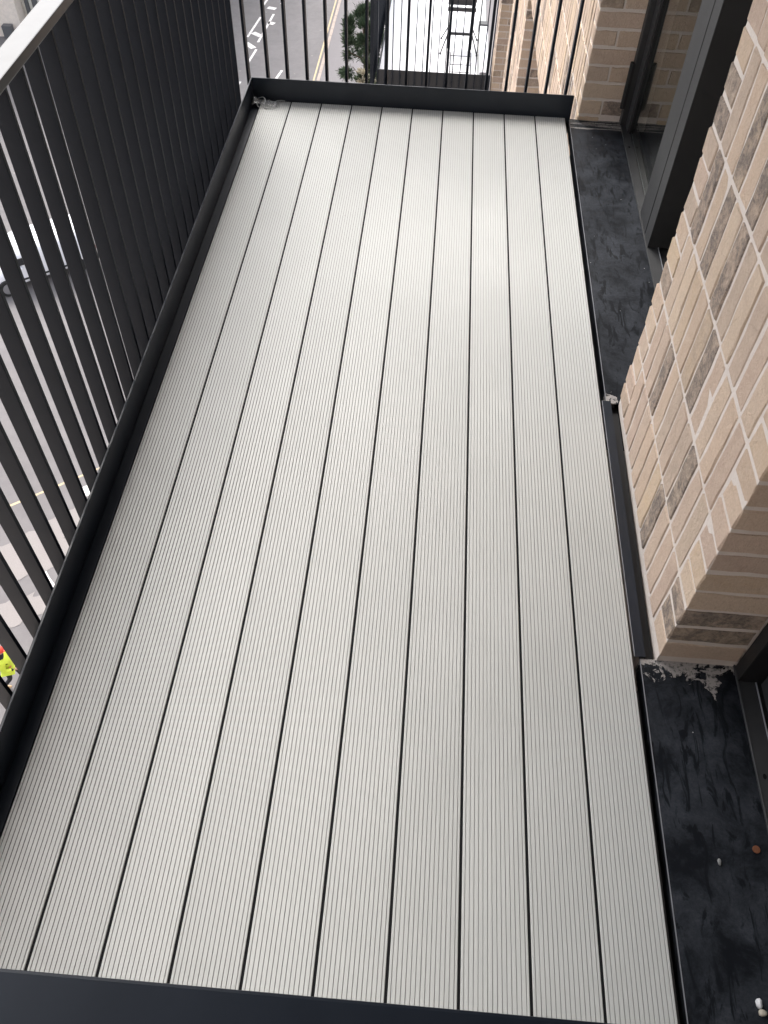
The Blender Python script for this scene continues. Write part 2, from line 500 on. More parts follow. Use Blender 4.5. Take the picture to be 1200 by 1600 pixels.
# --- the pier between the two door openings
PY0, PY1 = 0.849, 1.838
pier = wall_core('brick_pier', XF+0.0030, 1.90, PY0+0.0030, PY1-0.0030, -0.022, 2.45)
pier['label'] = 'buff brick pier of upright bricks between the two doorways'
def put_pier(pos, rz, w, d, h): put_brick(pier, pos, rz, snap(w), d, h)
QW = 0.1035
soldiers(put_pier, PY0+QW+J*0.5, PY1-QW-J*0.5, range(0, 10), Z0)
for c in range(30):
    zc = Z0 + CH*(c+0.5)
    for sgn, yc in ((1, PY0+QW*0.5), (-1, PY1-QW*0.5)):
        # corner bricks: header on the face, stretcher in the reveal
        put_brick(pier, Vector((XF+0.1035 + rng.uniform(-0.002, 0.002), yc - QW*0.5 + rng.uniform(-0.002, 0.002), zc)), 0, 0.207, QW, CH-J)

# --- the wall beyond the far door
FY0 = 3.830; FY1 = 11.57
OPEN = [(5.50, 7.45), (9.15, 11.04)]
wallm = wall_core('brick_wall', XF+0.0030, 1.90, FY0+0.0030, FY1, -0.645, 3.05)
wallm['label'] = 'buff brick wall beyond the far doorway'
for k, (a, b) in enumerate([(FY0+0.0030, OPEN[0][0]), (OPEN[0][1]+0.0030, OPEN[1][0]), (OPEN[1][1]+0.0030, FY1)]):
    wall_core('brick_pier', XF+0.0030, 1.90, a, b, -3.40, -0.645)
wall_core('brick_wall', XF+0.0030, 1.90, FY0-6.0, FY1, GZ, -3.40)
wall_core('brick_wall', XF+0.0030, 1.90, -2.2, FY0+0.0030, -3.40, -0.24)
wall_core('brick_wall', XF+0.0030, 1.90, -2.2, FY0+0.0030, 2.45, 3.05)
wall_core('brick_wall', XF+0.0030, 1.90, -9.0, 14.0, 3.05, 13.0)
wall_core('brick_wall', XF+0.0030, 1.90, -9.0, -2.2, GZ, 3.05)
pbox('balcony_above', M['clad'], -0.15, XF, -1.64, 3.95, 2.64, 2.86)
wall_core('brick_wall', -6.0, XF, -2.0, -1.65, GZ, 13.0)  # added unseen wing behind the camera, invented to shade deck and reveals
wall_core('brick_pier', XF+0.0030, 1.90, -2.2, -1.14, -0.24, 2.45)
# reveal bricks at the far doorway, alternately one stretcher or two headers
for c in range(30):
    zc = Z0 + CH*(c+0.5)
    if c % 2:
        put_brick(wallm, Vector((XF+0.1035, FY0+rng.uniform(-0.002, 0.002), zc)), 0, 0.207, QW, CH-J)
    else:
        put_brick(wallm, Vector((XF+0.0505, FY0+rng.uniform(-0.002, 0.002), zc)), 0, 0.0985 if False else 0.101, QW, CH-J)
        put_brick(wallm, Vector((XF+0.157, FY0+rng.uniform(-0.002, 0.002), zc)), 0, 0.0985, QW, CH-J)
def put_wall(pos, rz, w, d, h): put_brick(wallm, pos, rz, snap(w), d, h)
soldiers(put_wall, FY0+QW+J, FY0+QW+J+CH*10, range(-3, 3), Z0)
far = BrickJoin()
def put_far(pos, rz, w, d, h): far.add(pos, rz, snap(w), d, h)
fy = FY0+QW+J+CH*10
soldiers(put_far, fy, OPEN[0][0], range(-3, 4), Z0)
soldiers(put_far, OPEN[0][0], FY1, range(-3, 4), Z0)
soldiers(put_far, FY0+QW+J, fy, range(3, 6), Z0)
soldiers(put_far, FY0+QW, OPEN[0][0], range(-14, -3), Z0)
for (a, b) in ((OPEN[0][1], OPEN[1][0]), (OPEN[1][1], FY1)):
    soldiers(put_far, a+QW+J*0.5, b, range(-14, -3), Z0)
    for c in range(-42, -9):
        zc = Z0 + CH*(c+0.5)
        if c % 2: far.add(Vector((XF+0.1035, a, zc)), 0, 0.207, QW, CH-J)
        else:
            far.add(Vector((XF+0.0505, a, zc)), 0, 0.101, QW, CH-J); far.add(Vector((XF+0.157, a, zc)), 0, 0.0985, QW, CH-J)
for c in range(-9, 0):
    far.add(Vector((XF+0.0505, FY0, Z0 + CH*(c+0.5))), 0, 0.101, QW, CH-J)
far.build('distant_bricks', wallm)
for (a, b) in OPEN:      # recessed glazing of the flats below
    pbox('window_frame', M['frame'], 1.772, 1.80, a, b, -3.40, -0.65)

# --- flashing sills and threshold tracks
SZ = -0.010
for (a, b) in ((-1.14, PY0+0.004), (PY1-0.004, FY0+0.004)):
    s = MB().box(1.521, 1.769, a, b, SZ-0.004, SZ).box(1.521, 1.523, a, b, SZ-0.055, SZ-0.004)
    s = part(s.build('sill_flashing', M['sill'], None))
    s['label'] = 'dusty black flashing sheet in front of the doorway'
    part(box('sill_glint_strip', M['edge'], None, 1.5195, 1.5207, a, b, SZ-0.004, SZ+0.0012))  # sky glint on the sill bevel, painted as a pale strip
    tr = MB().box(1.7695, 1.8135, a, b, -0.04, -0.004).box(1.766, 1.7692, a, b, -0.014, -0.0015)
    part(tr.build('threshold_track', M['frame'], None, 0.001))
    pbox('track_lip', M['edge'], 1.8137, 1.8152, a, b, -0.02, 0.0005)
    pbox('track_well', M['frame'], 1.8156, 1.86, a, b, -0.03, -0.012)
    pbox('wall_base', M['black'], 1.56, 1.90, a, b, -0.24, -0.05)
hole = MB()
for yy in (1.98, 2.47, 3.58, 0.55, 0.2):
    m = MB(); n = 10
    m.prism([(1.785+0.0045*math.cos(2*math.pi*i/n), yy+0.007*math.sin(2*math.pi*i/n)) for i in range(n)], -0.0039, -0.0029)
    part(m.build('drain_slot', M['black'], None))
# angle trim along the foot of the pier
tm = MB().box(1.505, 1.533, PY0+0.006, PY1-0.002, -0.006, -0.002).box(1.531, 1.533, PY0+0.006, PY1-0.002, -0.05, -0.006)
t_ = part(tm.build('pier_trim', M['metal'], None)); t_['label'] = 'dark metal angle trim along the foot of the brick pier'
pbox('trim_edge', M['edge'], 1.5035, 1.5048, PY0+0.006, PY1-0.002, -0.006, -0.0012)
pbox('gap_backing', M['rubber'], 1.534, 1.5645, PY0, PY1, -0.06, -0.035)  # dark backing added for the shadow gap behind the trim

# --- far doorway: fixed post, door leaf with glass
post = pbox('door_post', M['frame'], 1.770, 2.02, 2.765, 2.852, -0.003, 2.40, bevel=0.0015)
leaf = pbox('door_leaf', M['frame'], 1.7715, 1.83, 2.866, 3.022, -0.002, 2.36, bevel=0.0015)
part(box('leaf_stile', M['frame'], None, 1.788, 1.83, 3.715, 3.782, -0.002, 2.36, 0.0015))
part(box('leaf_rail', M['frame'], None, 1.7735, 1.83, 3.023, 3.714, 2.26, 2.36, 0.0015))
part(box('glazing_bead', M['rubber'], None, 1.796, 1.803, 3.700, 3.7145, 0.001, 2.26))
gl = part(box('glass_pane', M['glass'], None, 1.803, 1.809, 3.0225, 3.7145, 0.000, 2.26))
part(box('door_jamb', M['frame'], None, 1.762, 1.83, 3.784, 3.8285, -0.003, 2.40, 0.0015))
hg = MB().tube((1.752, 3.795, 0.075), (1.752, 3.795, 0.285), 0.010, 10).box(1.752, 1.764, 3.780, 3.8, 0.078, 0.282)
hg = part(hg.build('door_hinge', M['rubber'], None)); hg['label'] = 'black barrel hinge low on the door jamb'
part(box('door_jamb', M['frame'], None, 1.785, 1.90, PY1+0.002, PY1+0.05, -0.003, 2.40, 0.0015))
part(box('door_head', M['frame'], None, 1.770, 1.90, PY1+0.052, FY0-0.002, 2.405, 2.445))
# --- near doorway
part(box('door_jamb', M['rubber'], None, 1.768, 1.90, PY0-0.045, PY0-0.002, -0.003, 2.40, 0.0015))
part(box('door_leaf', M['frame'], None, 1.826, 1.86, 0.70, 0.80, -0.002, 2.36, 0.0015))
part(box('glass_pane', M['glass'], None, 1.840, 1.846, -1.0, 0.6995, 0.03, 2.30))
part(box('leaf_rail', M['frame'], None, 1.826, 1.86, -1.0, 0.6995, -0.010, 0.0295))
part(box('door_head', M['frame'], None, 1.770, 1.90, -1.138, PY0-0.05, 2.405, 2.445))
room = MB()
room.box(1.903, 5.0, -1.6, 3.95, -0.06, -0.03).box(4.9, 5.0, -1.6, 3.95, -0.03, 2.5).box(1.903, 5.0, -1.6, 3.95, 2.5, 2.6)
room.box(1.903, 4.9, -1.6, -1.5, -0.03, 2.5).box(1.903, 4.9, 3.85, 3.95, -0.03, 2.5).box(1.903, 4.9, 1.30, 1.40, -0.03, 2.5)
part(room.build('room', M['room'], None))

# ------------------------------------------------------------------ the balcony
bal = empty('balcony', (0, 0, 0))
tag(bal, 'long balcony with pale grooved deck boards and dark bar railing', 'balcony')
DY0, DY1 = -0.128, 3.822
def board_mesh():
    w = 0.1432; n = 14; p = w/(n+0.3); g = 0.0017; dp = 0.0022; c = 0.0004
    prof = [(0.0, -0.022), (0.0, -0.0012), (0.0012, 0.0)]
    x0 = p*0.65
    for i in range(n):
        x = x0 + p*i
        prof += [(x-g/2-c, 0.0), (x-g/2+0.0002, -0.0006), (x-g/4, -dp), (x+g/4, -dp), (x+g/2-0.0002, -0.0006), (x+g/2+c, 0.0)]
    prof += [(w-0.0012, 0.0), (w, -0.0012), (w, -0.022)]
    me = bpy.data.meshes.new('deck_board')
    v = [(x, DY0, z) for x, z in prof] + [(x, DY1, z) for x, z in prof]
    m = len(prof)
    f = [(i, i+1, m+i+1, m+i) for i in range(m-1)] + [tuple(range(m)), tuple(range(2*m-1, m-1, -1)), (0, m, 2*m-1, m-1)]
    me.from_pydata(v, [], f)
    bm = bmesh.new(); bm.from_mesh(me); bmesh.ops.recalc_face_normals(bm, faces=bm.faces); bm.to_mesh(me); bm.free()
    me.materials.append(M['deck']); me.materials.append(M['groove'])
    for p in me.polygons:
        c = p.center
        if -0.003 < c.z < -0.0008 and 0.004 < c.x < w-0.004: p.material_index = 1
    return me
bme = board_mesh()
for i in range(10):
    link('deck_board', bme, bal, (0.0034 + 0.15*i, 0, rng.uniform(-0.0004, 0.0004)))
for i in range(1, 10):
    box('gap_shade_strip', M['black'], bal, 0.15*i-0.0033, 0.15*i+0.0033, DY0, DY1, -0.022, -0.0032)  # black strip stands in for the shade inside each open gap
tray = MB().box(-0.14, 1.515, DY0-0.07, DY1+0.1, -0.20, -0.09)
tray.build('support_tray', M['black'], bal)
for k in range(8):
    y = 0.1 + k*0.5
    box('joist', M['rubber'], bal, -0.03, 1.505, y, y+0.05, -0.088, -0.0225)
# edge channel on the street side
ch = MB().box(-0.0395, -0.004, DY0, DY1, -0.03, -0.010)
ch.build('edge_channel', M['metal'], bal, 0.001)
up = box('edge_upstand', M['metal'], bal, -0.0465, -0.040, DY0-0.02, 3.8365, -0.22, 0.0975, 0.0012)
up = box('edge_upstand', M['metal'], bal, -0.0395, 1.523, 3.8265, 3.833, -0.22, 0.1055, 0.0012)
up = box('edge_upstand', M['metal'], bal, -0.0395, 1.519, DY0-0.012, DY0-0.004, -0.22, 0.0975, 0.0012)
BW0, BW1, BT = 0.099, 0.1435, 0.012
bar_y = MB().box(-BW1, -BW0, 0, BT, -0.16, 1.075).mesh('baluster', M['bar'], 0.0012)
bar_x = MB().box(0, BT, 0, 0.042, -0.16, 1.075).mesh('baluster', M['bar'], 0.0012)
rail_l = box('side_railing', M['rail'], bal, -0.152, -0.092, -0.215, 3.95, 1.0752, 1.1000, 0.003, 2)
k0 = -12
for k in range(k0, 26):
    y = 1.148 - BT + 0.1067*k
    if y > 3.86: break
    link('baluster', bar_y, rail_l, (0, y, 0))
# rails low down that carry the bars, outside the upstand
box('bottom_rail', M['metal'], rail_l, -0.0985, -0.0475, DY0, 3.88, -0.16, -0.11, 0.001)
rail_f = box('end_railing', M['rail'], bal, -0.0915, 1.555, 3.882, 3.942, 1.0752, 1.1000, 0.003, 2)
for k in range(-1, 16):
    link('baluster', bar_x, rail_f, (0.021 + 0.0975*k, 3.889, 0))
box('bottom_rail', M['metal'], rail_f, -0.09, 1.52, 3.834, 3.8885, -0.16, -0.11, 0.001)
rail_n = box('end_railing', M['bar'], bal, -0.0915, 1.555, -0.214, -0.154, 1.0752, 1.1000, 0.003, 2)
for k in range(0, 16):
    link('baluster', bar_x, rail_n, (0.021 + 0.0975*k, -0.205, 0))

# --- the next balcony along, one storey down, its boards under a white sheet
b2 = empty('balcony', (0, 0, -3.07))
tag(b2, 'lower neighbouring balcony with dark bars seen between the end bars', 'balcony')
box('support_tray', M['black'], b2, 0.05, 1.50, 11.10, 15.2, -0.20, -0.03)
for i in range(9):
    box('deck_board', M['deck'], b2, 0.10+0.155*i, 0.10+0.155*i+0.15, 11.12, 15.2, -0.029, -0.004)
box('edge_upstand', M['metal'], b2, 0.045, 0.052, 11.08, 15.2, -0.30, 0.0975)
box('edge_upstand', M['metal'], b2, 0.0525, 1.53, 11.085, 11.092, -0.30, 0.100)
r2 = box('side_railing', M['metal'], b2, -0.062, -0.002, 10.99, 15.2, 1.0752, 1.10, 0.002)
for k in range(0, 38):
    link('baluster', bar_y, r2, (0.086, 11.06+0.1067*k, 0))
r3 = box('end_railing', M['metal'], b2, -0.0015, 1.53, 10.99, 11.05, 1.0752, 1.10, 0.002)
for k in range(0, 16):
    link('baluster', bar_x, r3, (0.035+0.0985*k, 11.005, 0))
def sheet_mat():
    t = NT('white_protective_sheet'); g = t.coord('Object')
    c = t.mix(t.noise(g, 2.0, 5, 0.6), (0.72, 0.72, 0.745), (0.82, 0.82, 0.84))
    # rows of faint print
    mp = t.new('ShaderNodeMapping'); mp.inputs['Scale'].default_value = (26, 3, 1); t.L(g, mp.inputs[0])
    sx = t.new('ShaderNodeSeparateXYZ'); t.L(g, sx.inputs[0])
    row = t.math('LESS_THAN', t.math('FRACT', t.math('MULTIPLY', sx.outputs[1], 0.95)), 0.055)
    let = t.ramp(t.noise(mp.outputs[0], 3.0, 2, 0.4), [(0.50, 0.0), (0.54, 0.5)])
    c = t.mix(t.math('MULTIPLY', row, let), c, (0.42, 0.42, 0.45))
    t.col(c); t.bump(t.noise(g, 5.0, 4, 0.6, 0.8), 0.5, 0.02)
    return t.set(Roughness=0.55)
M['sheet'] = sheet_mat()
sv = []; sf = []; q = random.Random(5); nx, ny = 16, 40
for i in range(nx):
    for j in range(ny):
        sv.append((0.060+1.30*i/(nx-1), 11.10+4.0*j/(ny-1), -3.066 + 0.004*(1+math.sin(i*1.3+j*0.4)) + q.uniform(0, 0.004) + (0.05*(1-i/1.0) if i < 1 else 0)))
for i in range(nx-1):
    for j in range(ny-1):
        a = i*ny+j; sf.append((a, a+ny, a+ny+1, a+1))
me = bpy.data.meshes.new('protective_sheet'); me.from_pydata(sv, [], sf)
for p in me.polygons: p.use_smooth = True
me.materials.append(M['sheet'])
sh = link('protective_sheet', me); tag(sh, 'white protective sheet spread over the lower balcony floor', 'sheet')
M['steel'] = plain('dark_steel', (0.022, 0.022, 0.025), 0.5)
M['pale'] = plain('pale_board', (0.62, 0.62, 0.66), 0.6)
bd = MB().box(1.385, 1.50, 11.14, 12.62, -3.055, -2.96).build('foam_board', M['pale'], None, 0.006)
tag(bd, 'long pale board lying against the wall on the lower balcony', 'board')
MB().box(1.37, 1.51, 12.622, 12.76, -3.055, -2.945).build('end_cap', M['steel'], bd, 0.01)
st = empty('folding_stand', (1.10, 12.10, -3.055)); tag(st, 'black steel folding stand with splayed feet on the white sheet', 'stand')
for sx in (-1, 1):
    for sy in (-1, 1):
        a = MB().tube((sx*0.155, sy*0.10, 0.24), (sx*0.25, sy*0.245, 0.01), 0.009, 8).tube((sx*0.25, sy*0.245, 0.0), (sx*0.252, sy*0.248, 0.02), 0.014, 8)
        a.build('foot', M['steel'], st)
        MB().tube((sx*0.165, sy*0.10, 0.02), (sx*0.175, sy*0.10, 1.15), 0.010, 8).build('upright', M['steel'], st)
MB().box(-0.15, 0.15, -0.11, 0.11, 0.215, 0.235).build('shelf', M['pale'], st)
MB().box(-0.16, 0.16, -0.118, -0.102, 0.20, 0.235).build('shelf_edge', M['steel'], st)
for z, h in ((0.50, 0.045), (0.62, 0.030), (0.88, 0.03)):
    MB().box(-0.19, 0.19, -0.125, -0.095, z, z+h).build('crossbar', M['steel'], st)
    MB().box(-0.19, 0.19, 0.095, 0.125, z, z+h).build('crossbar', M['steel'], st)
for sx in (-1, 1):
    MB().tube((sx*0.17, -0.10, 0.66), (-sx*0.02, -0.10, 0.87), 0.009, 6).build('brace', M['steel'], st)
    MB().tube((sx*0.17, 0.10, 0.66), (-sx*0.02, 0.10, 0.87), 0.009, 6).build('brace', M['steel'], st)
    MB().tube((sx*0.02, -0.10, 0.66), (sx*0.17, -0.10, 0.87), 0.009, 6).build('brace', M['steel'], st)
rk = empty('rail_shadow_lines', (1.13, 11.55, -3.053)); tag(rk, 'thin dark lines added for rail bars and their shadows before the folding stand', 'shadow lines')  # added bars standing in for near-rail lines and shadows on the sheet
for x in (-0.14, 0.14): MB().tube((x, -0.4, 0.008), (x, 0.36, 0.008), 0.006, 6).build('rail', M['steel'], rk)
for y in (-0.28, -0.05, 0.22): MB().tube((-0.14, y, 0.02), (0.14, y, 0.02), 0.005, 6).build('cross_line', M['steel'], rk)

# ------------------------------------------------------------------ small things on the balcony and sills
def pebble(name, loc, r, mat, label, seed, sq=(1, 0.8, 0.6)):
    bm = bmesh.new(); bmesh.ops.create_icosphere(bm, subdivisions=2, radius=r)
    q = random.Random(seed)
    ph = [q.uniform(0, 6) for _ in range(3)]
    for v in bm.verts:
        d = v.co.normalized()
        k = 1 + 0.13*math.sin(3*d.x+ph[0]) + 0.11*math.sin(4*d.y+ph[1]) + 0.08*math.sin(5*d.z+ph[2])
        v.co = Vector((v.co.x*sq[0]*k, v.co.y*sq[1]*k, v.co.z*sq[2]*k))
    zmin = min(v.co.z for v in bm.verts)
    for v in bm.verts: v.co.z -= zmin
    me = bpy.data.meshes.new(name); bm.to_mesh(me); bm.free()
    for p in me.polygons: p.use_smooth = True
    me.materials.append(mat)
    o = link(name, me, None, loc)
    tag(o, label, 'pebble')
    return o
M['chalk'] = speckled('chalk_white', (0.66, 0.67, 0.70), (0.80, 0.81, 0.83), 60, 0.8, 300)
M['flint'] = speckled('flint_cream', (0.42, 0.38, 0.31), (0.58, 0.54, 0.45), 90, 0.7, 300)
M['grit'] = speckled('grit_grey', (0.22, 0.225, 0.22), (0.30, 0.30, 0.30), 60, 0.8, 300)
M['rust'] = speckled('rusty_steel', (0.13, 0.050, 0.025), (0.22, 0.085, 0.04), 120, 0.8, 500)
pebble('pebble', (1.671, 0.060, SZ), 0.0075, M['chalk'], 'small round white pebble on the black sill by the corner', 1, (1, 1.2, 0.8))
pebble('pebble', (1.6765, 0.0435, SZ), 0.0080, M['flint'], 'cream angular pebble touching the white pebble on the sill', 5, (1.1, 0.8, 0.7))
pebble('pebble', (1.640, 0.340, SZ), 0.0055, M['grit'], 'small flat grey pebble in the middle of the near sill', 8, (0.9, 1.2, 0.5))
n = 18
wsh = MB().prism([(0.0088*math.cos(2*math.pi*i/n), 0.0088*math.sin(2*math.pi*i/n)) for i in range(n)], 0, 0.003)
wsh = wsh.build('washer', M['rust'], None, 0.0006, loc=(1.731, 0.375, SZ+0.0005))
tag(wsh, 'round rusty brown disc lying on the near black sill', 'disc')

# scrap of clear plastic film and a wire end in the far corner of the deck
t = NT('plastic_film'); t.col((0.55, 0.56, 0.57)); t.b.inputs['Transmission Weight'].default_value = 0.55; t.b.inputs['Alpha'].default_value = 0.32
M['film'] = t.set(Roughness=0.22)
film = empty('plastic_scrap', (0.02, 3.79, 0.0)); tag(film, 'crumpled clear plastic scrap in the far left deck corner', 'litter')
q = random.Random(3)
nu, nv = 12, 7
fv = []; ff = []
for i in range(nu):
    for j in range(nv):
        x = -0.055 + 0.125*i/(nu-1); y = -0.028 + 0.05*j/(nv-1) - 0.10*max(0, i-6)/(nu-1)*0.35
        z = 0.003 + 0.007*abs(math.sin(i*1.7+j*0.9)) + 0.022*math.exp(-((i-1)/1.8)**2)*math.sin(math.pi*j/(nv-1)) + q.uniform(0, 0.004)
        fv.append((x, y+q.uniform(-0.003, 0.003), z))
for i in range(nu-1):
    for j in range(nv-1):
        a = i*nv+j; ff.append((a, a+1, a+nv+1, a+nv))
me = bpy.data.meshes.new('film_sheet'); me.from_pydata(fv, [], ff)
for p in me.polygons: p.use_smooth = True
me.materials.append(M['film'])
o = link('film_sheet', me, film); sm = o.modifiers.new('thick', 'SOLIDIFY'); sm.thickness = 0.0006
def wire(name, pts, r, mat, parent):
    cu = bpy.data.curves.new(name, 'CURVE'); cu.dimensions = '3D'; cu.bevel_depth = r; cu.bevel_resolution = 2
    sp = cu.splines.new('BEZIER'); sp.bezier_points.add(len(pts)-1)
    for bp, p in zip(sp.bezier_points, pts):
        bp.co = p; bp.handle_left_type = bp.handle_right_type = 'AUTO'
    me = bpy.data.meshes.new_from_object(bpy.data.objects.new('tmp', cu))
    me.materials.clear(); me.materials.append(mat)
    return link(name, me, parent)
M['clear'] = plain('grey_plastic_strand', (0.33, 0.34, 0.34), 0.3)
wire('strand', [(0.005, -0.045, 0.004), (0.035, -0.055, 0.006), (0.055, -0.035, 0.008), (0.058, 0.010, 0.010), (0.075, 0.024, 0.008), (0.10, 0.026, 0.006)], 0.0022, M['clear'], film)
wire('strand', [(-0.035, -0.02, 0.012), (-0.01, -0.05, 0.005), (0.01, -0.035, 0.02), (0.0, 0.0, 0.03), (-0.03, 0.012, 0.02)], 0.0016, M['clear'], film)

# ------------------------------------------------------------------ cream building across the street
M['cream'] = speckled('cream_render', (0.84, 0.74, 0.65), (0.88, 0.78, 0.69), 0.5, 0.9, 6)
M['ivory'] = speckled('ivory_render', (0.80, 0.77, 0.68), (0.85, 0.82, 0.74), 0.5, 0.9, 6)
M['green'] = plain('dark_green_paint', (0.03, 0.05, 0.03), 0.6)
M['grey'] = plain('grey_frame', (0.12, 0.12, 0.125), 0.5)
cb = empty('corner_building', (-30, 56, GZ)); tag(cb, 'cream rendered corner building across the street behind the handrail', 'building')
def cpart(o): return part(o, cb)
cpart(MB().prism([(-22.25, 47.3), (-40, 45.2), (-40, 75), (-22.25, 75)], GZ, GZ+12).build('wall', M['cream'], None))
cpart(box('side_wall', M['ivory'], None, -22.245, -13.5, 48.2, 74, GZ, GZ+12))
cpart(box('plinth', M['green'], None, -22.24, -13.4, 47.95, 48.197, GZ, GZ+0.58))
cpart(box('downpipe', M['grey'], None, -22.02, -21.86, 48.0, 48.198, GZ+0.59, GZ+11))
cpart(box('window', M['grey'], None, -21.66, -21.36, 48.12, 48.198, GZ+0.8, GZ+10))
cpart(box('vent', M['grey'], None, -23.1, -22.6, 46.75, 47.1, GZ+0.1, GZ+0.7))

# ------------------------------------------------------------------ trees beside the white roof
def leafy(name, mat, parent, centre, rad, n, size, seed, droop=0.0, clump=9):
    r = random.Random(seed); v = []; f = []
    cl = []
    for i in range(clump*4):
        while True:
            p = Vector((r.uniform(-1, 1), r.uniform(-1, 1), r.uniform(-1, 1)))
            if 0.35 < p.length < 1: break
        cl.append(Vector((p.x*rad[0], p.y*rad[1], p.z*rad[2])))
    for i in range(n):
        c = r.choice(cl); d = Vector((r.gauss(0, 1), r.gauss(0, 1), r.gauss(0, 0.8)))
        p = Vector(centre) + c + d*rad[0]*0.085
        ax = (d + c.normalized()*1.2 + Vector((0, 0, 0.6))).normalized()
        w = ax.orthogonal().normalized(); w.rotate(Matrix.Rotation(r.uniform(0, 6.28), 3, ax))
        s = size*r.uniform(0.6, 1.4); b = len(v)
        v += [tuple(p-w*s*0.12), tuple(p+w*s*0.12), tuple(p+ax*s+w*s*0.05), tuple(p+ax*s-w*s*0.05)]
        f.append((b, b+1, b+2, b+3))
    me = bpy.data.meshes.new(name); me.from_pydata(v, [], f); me.materials.append(mat)
    return link(name, me, parent)
def leaf_mat(name, a, b):
    t = NT(name); g = t.new('ShaderNodeNewGeometry')
    t.col(t.mix(g.outputs['Random Per Island'], a, b)); return t.set(Roughness=0.7, Specular_IOR_Level=0.3)
M['needle'] = leaf_mat('pine_needles', (0.035, 0.060, 0.032), (0.10, 0.135, 0.075))
M['blossom'] = leaf_mat('cream_blossom', (0.42, 0.36, 0.26), (0.62, 0.56, 0.43))
M['shrub'] = leaf_mat('shrub_leaves', (0.035, 0.055, 0.028), (0.09, 0.11, 0.055))
M['bark'] = speckled('bark', (0.07, 0.05, 0.035), (0.12, 0.085, 0.06), 3)
pine = empty('pine_tree', (-2.75, 40.2, GZ)); tag(pine, 'dark green bushy pine growing from the pavement below the end railing', 'tree')
tr = MB().tube((0, 0, 0), (0.1, 0, 2.2), 0.16, 8, 0.11).tube((0.1, 0, 2.2), (0, 0.1, 4.6), 0.11, 8, 0.04)
for i in range(9):
    a = i*2.4; z = 1.4+i*0.34
    tr.tube((0.08, 0, z), (0.08+0.9*math.cos(a), 0.9*math.sin(a), z+0.45), 0.04, 5, 0.015)
tr.build('trunk', M['bark'], pine)
leafy('crown', M['needle'], pine, (0.1, 0, 3.1), (1.25, 1.3, 2.0), 26000, 0.13, 11, clump=12)
shr = empty('flowering_shrub', (-2.40, 37.3, GZ)); tag(shr, 'shrub with cream blossom growing beside the pine', 'shrub')
MB().tube((0, 0, 0), (0, 0, 2.9), 0.06, 6, 0.02).tube((0, 0, 0.8), (0.3, -0.3, 2.6), 0.04, 6, 0.015).build('trunk', M['bark'], shr)
leafy('crown', M['shrub'], shr, (0, 0, 2.7), (0.60, 0.7, 1.3), 5000, 0.14, 21)
leafy('blossom', M['blossom'], shr, (0.10, -0.35, 3.2), (0.45, 0.4, 0.75), 1500, 0.13, 31, clump=3)

# ------------------------------------------------------------------ white car in the side road
M['carwhite'] = plain('white_car_paint', (0.80, 0.80, 0.83), 0.22)
M['carglass'] = plain('dark_car_glass', (0.02, 0.022, 0.025), 0.08)
M['tyre'] = plain('tyre_rubber', (0.02, 0.02, 0.02), 0.8)
M['rim'] = plain('alloy_rim', (0.4, 0.4, 0.42), 0.35, 0.8)
M['lamp'] = plain('car_lamp', (0.55, 0.5, 0.48), 0.15)
car = empty('parked_van', (-14.34, 26.37, GZ)); car.rotation_euler = (0, 0, math.atan2(0.61, 0.79) + math.pi)
tag(car, 'white panel van on the side road seen between the railing bars', 'van')
def loft(name, secs, mat, parent):
    """secs: list of (x, [(y,z)...]) rings"""
    v = []; f = []; n = len(secs[0][1])
    for x, ring in secs: v += [(x, y, z) for y, z in ring]
    for i in range(len(secs)-1):
        for j in range(n):
            k = (j+1) % n; f.append((i*n+j, i*n+k, (i+1)*n+k, (i+1)*n+j))
    f += [tuple(range(n-1, -1, -1)), tuple(range((len(secs)-1)*n, len(secs)*n))]
    me = bpy.data.meshes.new(name); me.from_pydata(v, [], f)
    bm = bmesh.new(); bm.from_mesh(me); bmesh.ops.recalc_face_normals(bm, faces=bm.faces); bm.to_mesh(me); bm.free()
    for p in me.polygons: p.use_smooth = True
    me.materials.append(mat); o = link(name, me, parent)
    s = o.modifiers.new('sub', 'SUBSURF'); s.levels = 2; s.render_levels = 2
    return o
def ring(hw, z0, z1, tw): return [(-hw*0.92, z0), (hw*0.92, z0), (hw, z0+0.2), (hw, (z0+z1)*0.5+0.1), (hw*tw, z1), (-hw*tw, z1), (-hw, (z0+z1)*0.5+0.1), (-hw, z0+0.2)]
def vring(hw, z0, z1, tw): return [(-hw*0.94, z0), (hw*0.94, z0), (hw, z0+0.14), (hw, z1-0.42), (hw*tw, z1), (-hw*tw, z1), (-hw, z1-0.42), (-hw, z0+0.14)]
loft('body', [(-2.26, vring(0.86, 0.34, 1.42, .8)), (-2.22, vring(0.88, 0.26, 1.62, .84)), (-2.0, vring(0.90, 0.24, 1.68, .86)), (-0.4, vring(0.91, 0.22, 1.72, .86)), (0.5, vring(0.91, 0.22, 1.70, .84)), (0.75, vring(0.91, 0.22, 1.55, .82)), (1.30, vring(0.90, 0.22, 1.08, .84)), (1.95, vring(0.86, 0.26, 0.90, .86)), (2.18, vring(0.78, 0.32, 0.76, .9)), (2.25, vring(0.66, 0.42, 0.66, .9))], M['carwhite'], car)
MB().poly([(0.66, -0.62, 1.66), (0.66, 0.62, 1.66), (1.22, 0.70, 1.19), (1.22, -0.70, 1.19)]).build('windscreen', M['carglass'], car)
for y in (-0.915, 0.915):
    MB().box(-2.0, 1.9, y-0.012, y+0.012, 0.46, 0.53).build('rubbing_strip', M['tyre'], car, 0.004)
    MB().box(0.15, 0.85, y-0.012, y+0.012, 1.08, 1.38).build('side_window', M['carglass'], car, 0.004)
MB().box(-2.29, -2.2, -0.8, 0.8, 0.30, 0.50).build('bumper', M['tyre'], car, 0.02, 2)
